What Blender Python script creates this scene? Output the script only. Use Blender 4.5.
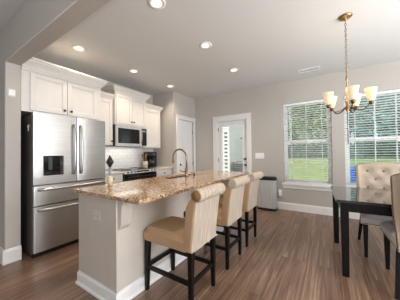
import bpy, bmesh, math, random
from mathutils import Vector, Matrix
PI = math.pi
scene = bpy.context.scene
COL = scene.collection
for o in list(bpy.data.objects):
    bpy.data.objects.remove(o, do_unlink=True)

# ------------------------------------------------------------------ camera, world, sun, fill lamps, exposure
def make_camera():
    yaw, pit, rol = math.radians(32.77), math.radians(.87), math.radians(-.717)
    f = Vector((-math.sin(yaw)*math.cos(pit), math.cos(yaw)*math.cos(pit), math.sin(pit)))
    r = Vector((math.cos(yaw), math.sin(yaw), 0)); u = r.cross(f)
    c, s = math.cos(rol), math.sin(rol)
    r, u = c*r + s*u, -s*r + c*u
    cd = bpy.data.cameras.new('camera'); co = bpy.data.objects.new('camera', cd); COL.objects.link(co)
    m = Matrix(((r.x, u.x, -f.x, 0), (r.y, u.y, -f.y, 0), (r.z, u.z, -f.z, 1.22), (0, 0, 0, 1)))
    co.matrix_world = m
    cd.sensor_width = 36; cd.lens = 198.5/400*36; cd.shift_y = .6/400
    cd.clip_start = .03; cd.clip_end = 300
    scene.camera = co
make_camera()

W = bpy.data.worlds.new('sky'); scene.world = W; W.use_nodes = True
bgn = W.node_tree.nodes['Background']
bgn.inputs[0].default_value = (.86, .93, 1, 1); bgn.inputs[1].default_value = .75
scene.view_settings.view_transform = 'Standard'
scene.view_settings.look = 'None'
scene.view_settings.exposure = 0.5
scene.view_settings.gamma = 1.0

def lamp(name, kind, loc, rot, power, color=(1, 1, 1), **kw):
    l = bpy.data.lights.new(name, kind); o = bpy.data.objects.new(name, l); COL.objects.link(o)
    o.location = loc; o.rotation_euler = rot; l.energy = power; l.color = color
    for k, v in kw.items(): setattr(l, k, v)
    return o
lamp('sun', 'SUN', (0, -20, 30), (math.radians(38), 0, math.radians(-25)), 3.0, (1, .96, .88), angle=.03)
# area lamps added for fill, set in openings of the unseen walls
lamp('rear_window_daylight', 'AREA', (-.2, -3.9, 1.55), (math.radians(90), 0, 0), 24, (.93, .96, 1), shape='RECTANGLE', size=3.6, size_y=1.9)
lamp('side_window_daylight', 'AREA', (2.95, 1.3, 1.5), (0, math.radians(90), 0), 100, (.93, .96, 1), shape='RECTANGLE', size=1.8, size_y=2.6)

lamp('living_room_uplight', 'AREA', (2.6, -.6, .6), (PI, 0, 0), 110, (.93, .96, 1), shape='DISK', size=.35)  # added area lamp aimed up to brighten the ceiling; no fixture there
lamp('dining_corner_uplight', 'AREA', (2.4, 2.6, .9), (PI, 0, 0), 42, (.95, .97, 1), shape='DISK', size=.6)  # second added upward fill, out of view, without a lamp body
# ------------------------------------------------------------------ materials
def srgb(r, g, b):
    f = lambda v: (v/255/12.92 if v/255 <= .04045 else ((v/255+.055)/1.055)**2.4)
    return (f(r), f(g), f(b), 1)
class NT:
    def __init__(self, name):
        self.m = bpy.data.materials.new(name); self.m.use_nodes = True
        self.t = self.m.node_tree; self.b = self.t.nodes['Principled BSDF']; self.out = self.t.nodes['Material Output']
    def n(self, typ, **kw):
        x = self.t.nodes.new(typ)
        for k, v in kw.items():
            if k.startswith('i_'):
                key = k[2:]
                x.inputs[int(key) if key.isdigit() else key.replace('_', ' ')].default_value = v
            else: setattr(x, k, v)
        return x
    def l(self, a, b): self.t.links.new(a, b)
    def coord(self, scale=(1, 1, 1), kind='Object', rot=(0, 0, 0)):
        c = self.n('ShaderNodeTexCoord'); mp = self.n('ShaderNodeMapping')
        mp.inputs['Scale'].default_value = scale; mp.inputs['Rotation'].default_value = rot
        self.l(c.outputs[kind], mp.inputs['Vector']); return mp.outputs[0]
    def ramp(self, fac, stops):
        r = self.n('ShaderNodeValToRGB'); e = r.color_ramp.elements
        while len(e) < len(stops): e.new(.5)
        for k, (p, c) in enumerate(stops): e[k].position = p; e[k].color = c
        self.l(fac, r.inputs[0]); return r.outputs[0]
    def bump(self, h, s, d=.01):
        b = self.n('ShaderNodeBump'); b.inputs['Strength'].default_value = s; b.inputs['Distance'].default_value = d
        self.l(h, b.inputs['Height']); self.l(b.outputs[0], self.b.inputs['Normal'])
def noise_mat(name, c1, c2, rough=.5, metal=0, scale=(20, 20, 20), bump=0, spec=.5, detail=3, kind='Object', bd=.004, coat=0):
    m = NT(name); v = m.coord(scale, kind)
    n = m.n('ShaderNodeTexNoise', i_Scale=1, i_Detail=detail); m.l(v, n.inputs['Vector'])
    m.l(m.ramp(n.outputs[0], [(.3, c1), (.7, c2)]), m.b.inputs['Base Color'])
    m.b.inputs['Roughness'].default_value = rough; m.b.inputs['Metallic'].default_value = metal
    m.b.inputs['Specular IOR Level'].default_value = spec; m.b.inputs['Coat Weight'].default_value = coat
    if bump: m.bump(n.outputs[0], bump, bd)
    return m.m
def dim(c, k): return (c[0]*k, c[1]*k, c[2]*k, 1)
M = {}
def flat(name, c, rough=.5, metal=0, k=.96, scale=(9, 9, 9), **kw):
    M[name] = noise_mat(name, dim(c, k), c, rough, metal, scale, **kw)
flat('wall_paint', srgb(186, 181, 174), .85, bump=.05, scale=(60, 60, 60))
flat('ceiling_paint', srgb(214, 214, 212), .9, bump=.08, scale=(70, 70, 70))
flat('trim_white', srgb(232, 231, 229), .4)
flat('cabinet_white', srgb(220, 216, 210), .38)
flat('island_paint', srgb(198, 189, 179), .5)
flat('door_white', srgb(232, 232, 232), .4)
flat('plastic_white', srgb(244, 244, 243), .35)
flat('plastic_almond', srgb(206, 200, 192), .4)
flat('black_plastic', srgb(16, 16, 17), .35)
flat('black_gloss', srgb(8, 8, 9), .08)
flat('black_wood', srgb(10, 8, 8), .38, k=.7, spec=.28)
flat('nickel', srgb(120, 112, 105), .3, 1)
flat('dark_metal', srgb(60, 54, 50), .35, .9)
flat('bronze', srgb(146, 126, 104), .28, 1)
flat('antique_brass', srgb(164, 136, 100), .34, 1)
flat('dark_bronze', srgb(104, 80, 60), .32, 1)
flat('cord_white', srgb(225, 225, 225), .6)
flat('fridge_side', srgb(84, 78, 74), .45)
flat('rubber', srgb(24, 23, 22), .7)
flat('blue_cover', srgb(52, 104, 190), .6)
flat('siding', srgb(246, 244, 244), .6)
flat('fence_white', srgb(248, 246, 246), .6)
flat('unit_grey', srgb(138, 142, 146), .6)
flat('unit_dark', srgb(70, 74, 78), .7)
flat('cream', srgb(196, 184, 156), .35)
flat('gold', srgb(178, 138, 72), .3, 1)
flat('wood_spoon', srgb(164, 104, 58), .6)
flat('dark_pattern', srgb(40, 36, 36), .35, k=.3, scale=(60, 60, 60))
flat('bark', srgb(88, 74, 62), .9, k=.6)
flat('sink_steel', srgb(150, 148, 146), .28, 1)
M['steel'] = noise_mat('steel', srgb(178, 177, 176), srgb(192, 191, 190), .32, 1, (4, 4, 120), bump=.03, detail=4)
M['steel_can'] = noise_mat('steel_can', srgb(176, 177, 178), srgb(200, 201, 202), .45, .2, (60, 60, 3), bump=.03, detail=4)
M['fabric'] = noise_mat('fabric', srgb(164, 134, 102), srgb(184, 154, 122), .95, 0, (240, 240, 240), bump=.25, spec=.15)
M['seat_linen'] = noise_mat('seat_linen', srgb(222, 219, 219), srgb(236, 233, 233), .95, 0, (240, 240, 240), bump=.25, spec=.15)  # light grey chair seat cloth, whitened further to stand in for window light
M['linen'] = noise_mat('linen', srgb(158, 145, 131), srgb(192, 178, 162), .95, 0, (30, 150, 3), bump=.25, spec=.15)  # paler tone on stool backs and rolls than on seats and sides
M['chair_fabric'] = noise_mat('chair_fabric', srgb(170, 154, 137), srgb(186, 170, 153), .95, 0, (240, 240, 240), bump=.25, spec=.15)
M['welt'] = noise_mat('welt', srgb(120, 90, 62), srgb(142, 108, 76), .95, 0, (200, 200, 200), bump=.2, spec=.1)
M['foliage'] = noise_mat('foliage', srgb(100, 132, 92), srgb(186, 208, 156), .7, 0, (.9, .9, .9), detail=6)
M['foliage_cool'] = noise_mat('foliage_cool', srgb(84, 122, 116), srgb(160, 194, 184), .7, 0, (.9, .9, .9), detail=6)
M['hedge'] = noise_mat('hedge', srgb(44, 62, 52), srgb(78, 98, 80), .8, 0, (2, 2, 2), detail=6)
M['lawn'] = noise_mat('lawn', srgb(126, 142, 90), srgb(150, 164, 112), .9, 0, (1.2, .35, 1), detail=6)
M['table_top'] = noise_mat('table_top', srgb(16, 15, 16), srgb(26, 24, 25), .11, 0, (3, 40, 3), spec=.6, detail=4, coat=.8)

def floor_mat():
    m = NT('wood_floor')
    v = m.coord((1, 1, 1), 'Object', (0, 0, PI/2))
    br = m.n('ShaderNodeTexBrick', i_Scale=1.0, i_Mortar_Size=.0012, i_Mortar_Smooth=.1, i_Bias=0, i_Brick_Width=1.25, i_Row_Height=.105)
    br.offset = .37; br.offset_frequency = 2
    br.inputs['Color1'].default_value = (0, 0, 0, 1); br.inputs['Color2'].default_value = (1, 1, 1, 1); br.inputs['Mortar'].default_value = (.5, .5, .5, 1)
    m.l(v, br.inputs['Vector'])
    g = m.n('ShaderNodeTexNoise', i_Scale=1, i_Detail=6, i_Roughness=.62, i_Distortion=.6)
    mp = m.n('ShaderNodeMapping'); mp.inputs['Scale'].default_value = (1.3, 38, 1)
    add = m.n('ShaderNodeVectorMath', operation='MULTIPLY_ADD'); add.inputs[1].default_value = (7, 3, 0)
    m.l(br.outputs['Color'], add.inputs[0]); m.l(v, add.inputs[2]); m.l(add.outputs[0], mp.inputs['Vector']); m.l(mp.outputs[0], g.inputs['Vector'])
    mix = m.n('ShaderNodeMix', data_type='FLOAT'); mix.inputs[0].default_value = .88
    sep = m.n('ShaderNodeSeparateColor'); m.l(br.outputs['Color'], sep.inputs[0])
    m.l(sep.outputs[0], mix.inputs[2]); m.l(g.outputs[0], mix.inputs[3])
    col = m.ramp(mix.outputs[0], [(.25, srgb(62, 43, 33)), (.43, srgb(106, 79, 62)), (.57, srgb(134, 106, 86)), (.76, srgb(176, 149, 127))])
    mm = m.n('ShaderNodeMix', data_type='RGBA', blend_type='MULTIPLY'); mm.inputs[0].default_value = .75
    m.l(col, mm.inputs[6]); inv = m.ramp(br.outputs['Fac'], [(0, (1, 1, 1, 1)), (1, (.35, .3, .27, 1))]); m.l(inv, mm.inputs[7])
    m.l(mm.outputs[2], m.b.inputs['Base Color'])
    rr = m.n('ShaderNodeMapRange'); rr.inputs[3].default_value = .28; rr.inputs[4].default_value = .42
    m.l(g.outputs[0], rr.inputs[0]); m.l(rr.outputs[0], m.b.inputs['Roughness'])
    m.b.inputs['Specular IOR Level'].default_value = .9
    m.bump(g.outputs[0], .12, .003)
    return m.m
M['floor'] = floor_mat()
def granite_mat():
    m = NT('granite'); v = m.coord()
    a = m.n('ShaderNodeTexVoronoi', i_Scale=70.0); m.l(v, a.inputs['Vector'])
    n = m.n('ShaderNodeTexNoise', i_Scale=85.0, i_Detail=5, i_Roughness=.7); m.l(v, n.inputs['Vector'])
    big = m.n('ShaderNodeTexNoise', i_Scale=7.0, i_Detail=3); m.l(v, big.inputs['Vector'])
    sep = m.n('ShaderNodeSeparateColor'); m.l(a.outputs['Color'], sep.inputs[0])
    base = m.ramp(sep.outputs[0], [(.0, srgb(20, 15, 13)), (.16, srgb(62, 44, 34)), (.32, srgb(158, 122, 90)), (.6, srgb(192, 160, 126)), (.95, srgb(222, 204, 180))])
    mot = m.ramp(n.outputs[0], [(.36, srgb(60, 44, 36)), (.5, srgb(188, 156, 124)), (.7, srgb(220, 200, 174))])
    mx = m.n('ShaderNodeMix', data_type='RGBA', blend_type='MIX'); mx.inputs[0].default_value = .34
    m.l(base, mx.inputs[6]); m.l(mot, mx.inputs[7])
    tint = m.ramp(big.outputs[0], [(.35, (.93, .86, .78, 1)), (.65, (1, .98, .95, 1))])
    mu = m.n('ShaderNodeMix', data_type='RGBA', blend_type='MULTIPLY'); mu.inputs[0].default_value = 1
    m.l(mx.outputs[2], mu.inputs[6]); m.l(tint, mu.inputs[7])
    m.l(mu.outputs[2], m.b.inputs['Base Color'])
    m.b.inputs['Roughness'].default_value = .09; m.b.inputs['Specular IOR Level'].default_value = .55
    return m.m
M['granite'] = granite_mat()
def tile_mat():
    m = NT('subway_tile'); c = m.n('ShaderNodeTexCoord')
    s = m.n('ShaderNodeSeparateXYZ'); cb = m.n('ShaderNodeCombineXYZ'); m.l(c.outputs['Object'], s.inputs[0])
    m.l(s.outputs[1], cb.inputs[0]); m.l(s.outputs[2], cb.inputs[1])
    br = m.n('ShaderNodeTexBrick', i_Scale=1.0, i_Mortar_Size=.0022, i_Brick_Width=.15, i_Row_Height=.075)
    br.inputs['Color1'].default_value = srgb(238, 237, 236); br.inputs['Color2'].default_value = srgb(232, 231, 231); br.inputs['Mortar'].default_value = srgb(200, 199, 198)
    m.l(cb.outputs[0], br.inputs['Vector']); m.l(br.outputs['Color'], m.b.inputs['Base Color'])
    m.b.inputs['Roughness'].default_value = .12
    return m.m
M['tile'] = tile_mat()
def glass_mat(name, tint=(1, 1, 1, 1), refl=.07):
    m = NT(name); t = m.n('ShaderNodeBsdfTransparent'); t.inputs[0].default_value = tint
    g = m.n('ShaderNodeBsdfGlossy', i_Roughness=.02); fr = m.n('ShaderNodeLayerWeight', i_Blend=.25)
    mr = m.n('ShaderNodeMapRange'); mr.inputs[3].default_value = refl*.5; mr.inputs[4].default_value = refl*6
    m.l(fr.outputs['Facing'], mr.inputs[0])
    x = m.n('ShaderNodeMixShader'); m.l(mr.outputs[0], x.inputs[0]); m.l(t.outputs[0], x.inputs[1]); m.l(g.outputs[0], x.inputs[2])
    m.l(x.outputs[0], m.out.inputs['Surface']); return m.m
M['glass'] = glass_mat('glass', (.97, .98, .98, 1))
M['glass_cool'] = glass_mat('glass_cool', (.88, .96, .97, 1))
M['carafe_glass'] = glass_mat('carafe_glass', (.35, .3, .28, 1), .12)
def emit_mat(name, c, s, base=None):
    m = NT(name); v = m.coord((6, 6, 6)); n = m.n('ShaderNodeTexNoise', i_Scale=1.0); m.l(v, n.inputs['Vector'])
    m.l(m.ramp(n.outputs[0], [(.2, dim(c, .94)), (.8, c)]), m.b.inputs['Emission Color'])
    m.b.inputs['Emission Strength'].default_value = s; m.b.inputs['Base Color'].default_value = base or c
    return m.m
M['lamp_lens'] = emit_mat('lamp_lens', (1, .82, .56, 1), 1.3)
M['shade_glass'] = emit_mat('shade_glass', (1, .80, .52, 1), .34, (.55, .45, .3, 1))
M['bulb'] = emit_mat('bulb', (1, .8, .5, 1), 2.5)
M['display'] = emit_mat('display', (.55, .75, .8, 1), .25, (.02, .02, .02, 1))
def slat_mat():
    m = NT('blind_slat'); m.b.inputs['Base Color'].default_value = srgb(240, 241, 241); m.b.inputs['Roughness'].default_value = .5
    v = m.coord((3, 60, 60)); n = m.n('ShaderNodeTexNoise', i_Scale=1.0); m.l(v, n.inputs['Vector'])
    m.l(m.ramp(n.outputs[0], [(.3, srgb(236, 237, 238)), (.7, srgb(245, 246, 246))]), m.b.inputs['Base Color'])
    return m.m
M['slat'] = slat_mat()

# ------------------------------------------------------------------ mesh helpers
OFF = {}
class MB:
    def __init__(self): self.bm = bmesh.new()
    def box(self, x0, x1, y0, y1, z0, z1):
        v = [self.bm.verts.new(p) for p in ((x0,y0,z0),(x1,y0,z0),(x1,y1,z0),(x0,y1,z0),(x0,y0,z1),(x1,y0,z1),(x1,y1,z1),(x0,y1,z1))]
        for q in ((0,3,2,1),(4,5,6,7),(0,1,5,4),(1,2,6,5),(2,3,7,6),(3,0,4,7)): self.bm.faces.new([v[i] for i in q])
        return self
    def hexa(self, bot, top):
        v = [self.bm.verts.new(p) for p in list(bot)+list(top)]
        for q in ((0,3,2,1),(4,5,6,7),(0,1,5,4),(1,2,6,5),(2,3,7,6),(3,0,4,7)): self.bm.faces.new([v[i] for i in q])
        return self
    def bar(self, p, q, w, h=None, up=(0,0,1), w2=None):
        p, q = Vector(p), Vector(q); d = (q-p).normalized(); h = h or w
        a = d.cross(Vector(up))
        if a.length < 1e-4: a = d.cross(Vector((1,0,0)))
        a.normalize(); b = d.cross(a).normalized(); k = (w2/w if w2 else 1)
        B = [p+a*sx*w/2+b*sy*h/2 for sx, sy in ((-1,-1),(1,-1),(1,1),(-1,1))]
        T = [q+a*sx*w*k/2+b*sy*h*k/2 for sx, sy in ((-1,-1),(1,-1),(1,1),(-1,1))]
        return self.hexa(B, T)
    def prism(self, poly, axis, lo, hi):
        # poly in the two remaining axes, in cyclic order for axis
        def P(a, b, c): return {'x': (c,a,b), 'y': (a,c,b), 'z': (a,b,c)}[axis]
        A = [self.bm.verts.new(P(a,b,lo)) for a,b in poly]; B = [self.bm.verts.new(P(a,b,hi)) for a,b in poly]
        n = len(poly)
        self.bm.faces.new(A); self.bm.faces.new(B[::-1])
        for i in range(n): self.bm.faces.new((A[i],B[i],B[(i+1)%n],A[(i+1)%n]))
        return self
    def tube(self, pts, rad, n=10, caps=True):
        pts = [Vector(p) for p in pts]
        R = rad if isinstance(rad, (list,tuple)) else [rad]*len(pts)
        rings = []; up = None
        for i, p in enumerate(pts):
            d = (pts[min(i+1,len(pts)-1)]-pts[max(i-1,0)]).normalized()
            if up is None:
                up = d.cross(Vector((0,0,1)))
                if up.length < 1e-3: up = d.cross(Vector((1,0,0)))
            a = (up - d*up.dot(d)).normalized(); up = a; b = d.cross(a)
            rings.append([self.bm.verts.new(p+(a*math.cos(2*PI*k/n)+b*math.sin(2*PI*k/n))*R[i]) for k in range(n)])
        for r0, r1 in zip(rings, rings[1:]):
            for k in range(n): self.bm.faces.new((r0[k],r0[(k+1)%n],r1[(k+1)%n],r1[k]))
        if caps: self.bm.faces.new(rings[0][::-1]); self.bm.faces.new(rings[-1])
        return self
    def lathe(self, prof, c=(0,0,0), n=24, axis='z', caps=True):
        rings = []
        for r, h in prof:
            ring = []
            for k in range(n):
                a = 2*PI*k/n; u, w = r*math.cos(a), r*math.sin(a)
                p = {'z': (u,w,h), 'y': (w,h,u), 'x': (h,u,w)}[axis]
                ring.append(self.bm.verts.new((p[0]+c[0],p[1]+c[1],p[2]+c[2])))
            rings.append(ring)
        for r0, r1 in zip(rings, rings[1:]):
            for k in range(n): self.bm.faces.new((r0[k],r0[(k+1)%n],r1[(k+1)%n],r1[k]))
        if caps: self.bm.faces.new(rings[0][::-1]); self.bm.faces.new(rings[-1])
        return self
    def sphere(self, c, r, seg=8, sc=(1,1,1)):
        bmesh.ops.create_uvsphere(self.bm, u_segments=seg, v_segments=max(4,seg//2+1), radius=r, matrix=Matrix.Translation(c) @ Matrix.Diagonal((*sc,1)))
        return self
    def build(self, name, mat, parent=None, bevel=0, smooth=False, seg=2, off=None):
        bmesh.ops.recalc_face_normals(self.bm, faces=self.bm.faces[:])
        if parent is not None: off = OFF.get(parent.name, Vector((0,0,0)))
        off = Vector(off) if off is not None else None
        if off is not None:
            for v in self.bm.verts: v.co -= off
        me = bpy.data.meshes.new(name); self.bm.to_mesh(me); self.bm.free()
        me.materials.append(mat if not isinstance(mat, str) else M[mat])
        o = bpy.data.objects.new(name, me); COL.objects.link(o)
        if parent is not None: o.parent = parent
        elif off is not None: o.location = off
        if off is not None: OFF[o.name] = off
        if bevel:
            b = o.modifiers.new('edge', 'BEVEL'); b.width = bevel; b.segments = seg; b.limit_method = 'ANGLE'; b.angle_limit = math.radians(35)
        if smooth or bevel:
            for p in me.polygons: p.use_smooth = True
            if not smooth or smooth == 'auto' or bevel:
                try: me.set_sharp_from_angle(angle=math.radians(35))
                except Exception: pass
        return o
def thing(name, label, cat, loc, group=None, local=False):
    o = bpy.data.objects.new(name, None); COL.objects.link(o); o.location = loc; o.empty_display_size = .05
    OFF[o.name] = Vector((0,0,0)) if local else Vector(loc)
    o['label'] = label; o['category'] = cat
    if group: o['group'] = group
    return o
def tag(o, label, cat, group=None, kind=None):
    o['label'] = label; o['category'] = cat
    if group: o['group'] = group
    if kind: o['kind'] = kind
    return o
def struct(o, label=None):
    o['kind'] = 'structure'
    if label: o['label'] = label
    return o
def struct_empty(name, loc):
    o = bpy.data.objects.new(name, None); COL.objects.link(o); o.location = loc; o.empty_display_size = .05
    OFF[o.name] = Vector(loc); o['kind'] = 'structure'; return o
def dup(root, loc, rotz=None, label=None, group=None):
    r = root.copy(); COL.objects.link(r); r.location = loc
    if rotz is not None: r.rotation_euler = (0,0,rotz)
    if label: r['label'] = label
    if group: r['group'] = group
    for ch in list(root.children):
        c = ch.copy(); COL.objects.link(c); c.parent = r
        for g in list(ch.children):
            d = g.copy(); COL.objects.link(d); d.parent = c
    return r

# ------------------------------------------------------------------ room
ZC = 2.73; YB = 4.57; XW = -3.77; XP = -3.085; YE = 3.635
HDR0, HDR1, HZ = .695, .838, 2.305          # header wall between living room and kitchen
struct(MB().box(-5, 3.2, -4.2, YB+.15, -.08, 0).build('floor', 'floor'))
struct(MB().box(-5, 3.2, -4.2, YB+.15, ZC, ZC+.12).build('ceiling', 'ceiling_paint'))
WX = [(-2.411, -1.606, 0, 2.04), (-.805, .072, .565, 2.262), (.268, 1.145, .565, 2.262)]   # door, two windows
def wall_back():
    m = MB(); x = XP - .12
    for (a, b, z0, z1) in WX:
        m.box(x, a, YB, YB+.15, 0, ZC)
        if z0 > 0: m.box(a, b, YB, YB+.15, 0, z0)
        m.box(a, b, YB, YB+.15, z1, ZC); x = b
    m.box(x, 3.0, YB, YB+.15, 0, ZC)
    bmesh.ops.remove_doubles(m.bm, verts=m.bm.verts[:], dist=1e-4)
    return m.build('wall_back', 'wall_paint')
struct(wall_back())
struct(MB().box(XW-.12, XW, HDR1, YE, 0, ZC).build('wall_kitchen', 'wall_paint'))
struct(MB().box(XW-.12, XP, YE, YE+.1, 0, ZC).build('wall_pantry_front', 'wall_paint'))
DY0, DY1, DZ = 3.83, 4.478, 2.088
m = MB(); m.box(XP-.1, XP, YE+.1, DY0, 0, ZC); m.box(XP-.1, XP, DY1, YB, 0, ZC); m.box(XP-.1, XP, DY0, DY1, DZ, ZC)
struct(m.build('wall_pantry_side', 'wall_paint'))
# wall stub and header of the opening, one wall
m = MB(); m.prism([(-5, 0), (-3.085, 0), (-3.085, HZ), (3.0, HZ), (3.0, ZC), (-5, ZC)], 'y', HDR0, HDR1)
struct(m.build('wall_header', 'wall_paint', bevel=.008))
struct(MB().box(-5, -4.85, -4.2, HDR0, 0, ZC).build('wall_living', 'wall_paint'))
m = MB()                                                        # right wall, out of view, with an opening added for the side fill
m.box(3.0, 3.15, -4.2, -.1, 0, ZC); m.box(3.0, 3.15, 2.7, YB+.15, 0, ZC); m.box(3.0, 3.15, -.1, 2.7, 0, .5); m.box(3.0, 3.15, -.1, 2.7, 2.45, ZC)
struct(m.build('wall_right', 'wall_paint'))
m = MB()
m.box(-5, -2.2, -4.2, -4.05, 0, ZC); m.box(1.8, 3.15, -4.2, -4.05, 0, ZC); m.box(-2.2, 1.8, -4.2, -4.05, 0, .5); m.box(-2.2, 1.8, -4.2, -4.05, 2.5, ZC)
struct(m.build('wall_rear', 'wall_paint'))
# baseboards
BP = [(0, 0), (.016, 0), (.016, .125), (.011, .14), (.009, .155), (0, .155)]
def base_x(name, x0, x1, y):          # on a wall facing -Y
    return MB().prism([(y-a, b) for a, b in BP], 'x', x0, x1).build(name, 'trim_white')
m = MB(); m.prism([(YB-a, b) for a, b in BP], 'x', XP+.016, -2.53); m.prism([(YB-a, b) for a, b in BP], 'x', -1.495, 3.0)
struct(m.build('baseboard_back', 'trim_white'))
m = MB(); m.prism([(XP+a, b) for a, b in BP], 'y', YE, 3.735); m.prism([(XP+a, b) for a, b in BP], 'y', 4.552, YB-.001)
struct(m.build('baseboard_pantry', 'trim_white'))
m = MB(); m.prism([(XP+a*1.2, b*1.05) for a, b in BP], 'y', HDR0-.018, HDR1); m.prism([(HDR0-a*1.2, b*1.05) for a, b in BP], 'x', -4.85, XP+.018)
struct(m.build('baseboard_opening', 'trim_white'))

# ------------------------------------------------------------------ doors
D = struct_empty('door_1', (-2.0, YB, 0))
x0, x1 = -2.411, -1.606
m = MB(); m.box(x0-.012, x0+.02, YB-.0, YB+.14, 0, 2.04); m.box(x1-.02, x1+.012, YB, YB+.14, 0, 2.04); m.box(x0, x1, YB, YB+.14, 2.02, 2.045)
m.build('jamb', 'trim_white', D)
m = MB(); m.box(-2.52, x0+.008, YB-.02, YB-.001, 0, 2.04); m.box(x1-.008, -1.505, YB-.02, YB-.001, 0, 2.04); m.box(-2.52, -1.505, YB-.022, YB-.001, 2.035, 2.15); m.box(-2.535, -1.49, YB-.032, YB-.001, 2.15, 2.17)
m.build('casing', 'trim_white', D, bevel=.003)
gx0, gx1, gz0, gz1 = -2.285, -1.722, .26, 1.905
ys0, ys1 = YB+.035, YB+.08
m = MB(); m.box(x0+.022, gx0, ys0, ys1, .012, 2.018); m.box(gx1, x1-.022, ys0, ys1, .012, 2.018); m.box(gx0, gx1, ys0, ys1, .012, gz0); m.box(gx0, gx1, ys0, ys1, gz1, 2.018)
slab = m.build('door_panel', 'door_white', D)
m = MB()
for a, b, c, d in ((gx0-.025, gx0+.012, gz0-.02, gz1+.02), (gx1-.012, gx1+.025, gz0-.02, gz1+.02), (gx0, gx1, gz0-.02, gz0+.014), (gx0, gx1, gz1-.014, gz1+.024)):
    m.box(a, b, ys0-.012, ys0+.001, c, d)
m.build('glass_frame', 'plastic_white', slab, bevel=.003)
MB().box(gx0, gx1, ys1-.012, ys1-.006, gz0, gz1).build('glass_pane', 'glass', slab)
m = MB(); z = gz0+.05
while z < gz1-.03:
    m.hexa([(gx0+.012, ys0+.004, z), (gx1-.012, ys0+.004, z), (gx1-.012, ys0+.03, z-.007), (gx0+.012, ys0+.03, z-.007)],
           [(gx0+.012, ys0+.004, z+.0015), (gx1-.012, ys0+.004, z+.0015), (gx1-.012, ys0+.03, z-.0045), (gx0+.012, ys0+.03, z-.0045)]); z += .05
m.build('blind_slats', 'slat', slab)
for z in (1.83, 1.05, .3):
    MB().box(x0+.012, x0+.03, YB+.018, YB+.034, z-.05, z+.05).build('hinge', 'nickel', D)
for z, nm in ((1.08, 'deadbolt'), (.935, 'door_knob')):
    MB().lathe([(.028, 0), (.028, -.006), (.012, -.01), (.012, -.03), (.024, -.036), (.026, -.05), (.018, -.06)], (-1.667, ys0, z), 16, 'y').build(nm, 'nickel', slab, smooth=True)
MB().box(x0, x1, YB+.0, YB+.15, 0, .012).build('threshold', 'nickel', D)

D2 = struct_empty('door_2', (XP, 4.15, 0))
m = MB(); m.box(XP+.001, XP+.02, 3.738, DY0+.008, 0, 2.09); m.box(XP+.001, XP+.02, DY1-.008, 4.55, 0, 2.09); m.box(XP+.001, XP+.022, 3.738, 4.55, 2.085, 2.165); m.box(XP+.001, XP+.03, 3.728, 4.56, 2.165, 2.182)
m.build('casing', 'trim_white', D2, bevel=.003)
xs = XP-.045
p = MB().box(xs-.03, xs, DY0+.006, DY1-.006, .01, DZ-.006)
slab2 = p.build('door_panel', 'door_white', D2)
m = MB()
ym = (DY0+DY1)/2
for (a, b) in ((DY0+.006, DY0+.1), (ym-.04, ym+.04), (DY1-.1, DY1-.006)): m.box(xs, xs+.008, a, b, .01, DZ-.006)
for (a, b) in ((.01, .22), (.92, 1.02), (1.62, 1.72), (1.98, DZ-.006)): m.box(xs, xs+.0078, DY0+.1, DY1-.1, a, b)
m.build('rails', 'door_white', slab2, bevel=.003)
for z in (1.8, .95, .25): MB().box(xs+.006, xs+.018, DY1-.012, DY1+.002, z-.045, z+.045).build('hinge', 'dark_metal', D2)
MB().lathe([(.026, 0), (.026, .006), (.01, .01), (.01, .035), (.026, .042), (.028, .055), (.016, .066)], (xs+.008, DY0+.05, .95), 16, 'x').build('door_knob', 'dark_metal', slab2, smooth=True)

# ------------------------------------------------------------------ windows and blinds
def window(n, x0, x1, z0, z1, glass):
    w = struct_empty('window_%d' % n, ((x0+x1)/2, YB, z0))
    ya, yb = YB+.085, YB+.14; zm = 1.447
    m = MB(); t = .05
    m.box(x0, x0+t, ya, yb, z0, z1); m.box(x1-t, x1, ya, yb, z0, z1); m.box(x0+t, x1-t, ya, yb, z0, z0+t); m.box(x0+t, x1-t, ya, yb, z1-t, z1)
    m.build('window_frame', 'plastic_white', w, bevel=.004)
    m = MB(); t2 = .028
    m.box(x0+t, x1-t, ya+.006, yb-.02, zm-.036, zm+.036)
    for a in (x0+t, x1-t-t2): m.box(a, a+t2, ya+.008, yb-.022, z0+t, z1-t)
    m.box(x0+t, x1-t, ya+.008, yb-.022, z0+t, z0+t+t2)
    m.build('sash', 'plastic_white', w, bevel=.003)
    MB().box(x0+t, x1-t, yb-.02, yb-.015, z0+t, zm-.02).build('glass_pane', glass, w)
    MB().box(x0+t, x1-t, yb-.02, yb-.015, zm+.02, z1-t).build('glass_pane', glass, w)
    m = MB(); m.box(x0-.035, x1+.035, YB-.045, YB+.0, z0-.035, z0-.003); m.box(x0+.001, x1-.001, YB-.001, YB+.085, z0-.004, z0+.012)
    m.build('sill', 'trim_white', w, bevel=.004)
    MB().box(x0-.02, x1+.02, YB-.018, YB-.001, z0-.105, z0-.036).build('apron', 'trim_white', w, bevel=.003)
    return w
window(1, *WX[1], 'glass'); window(2, *WX[2], 'glass_cool')
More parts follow.
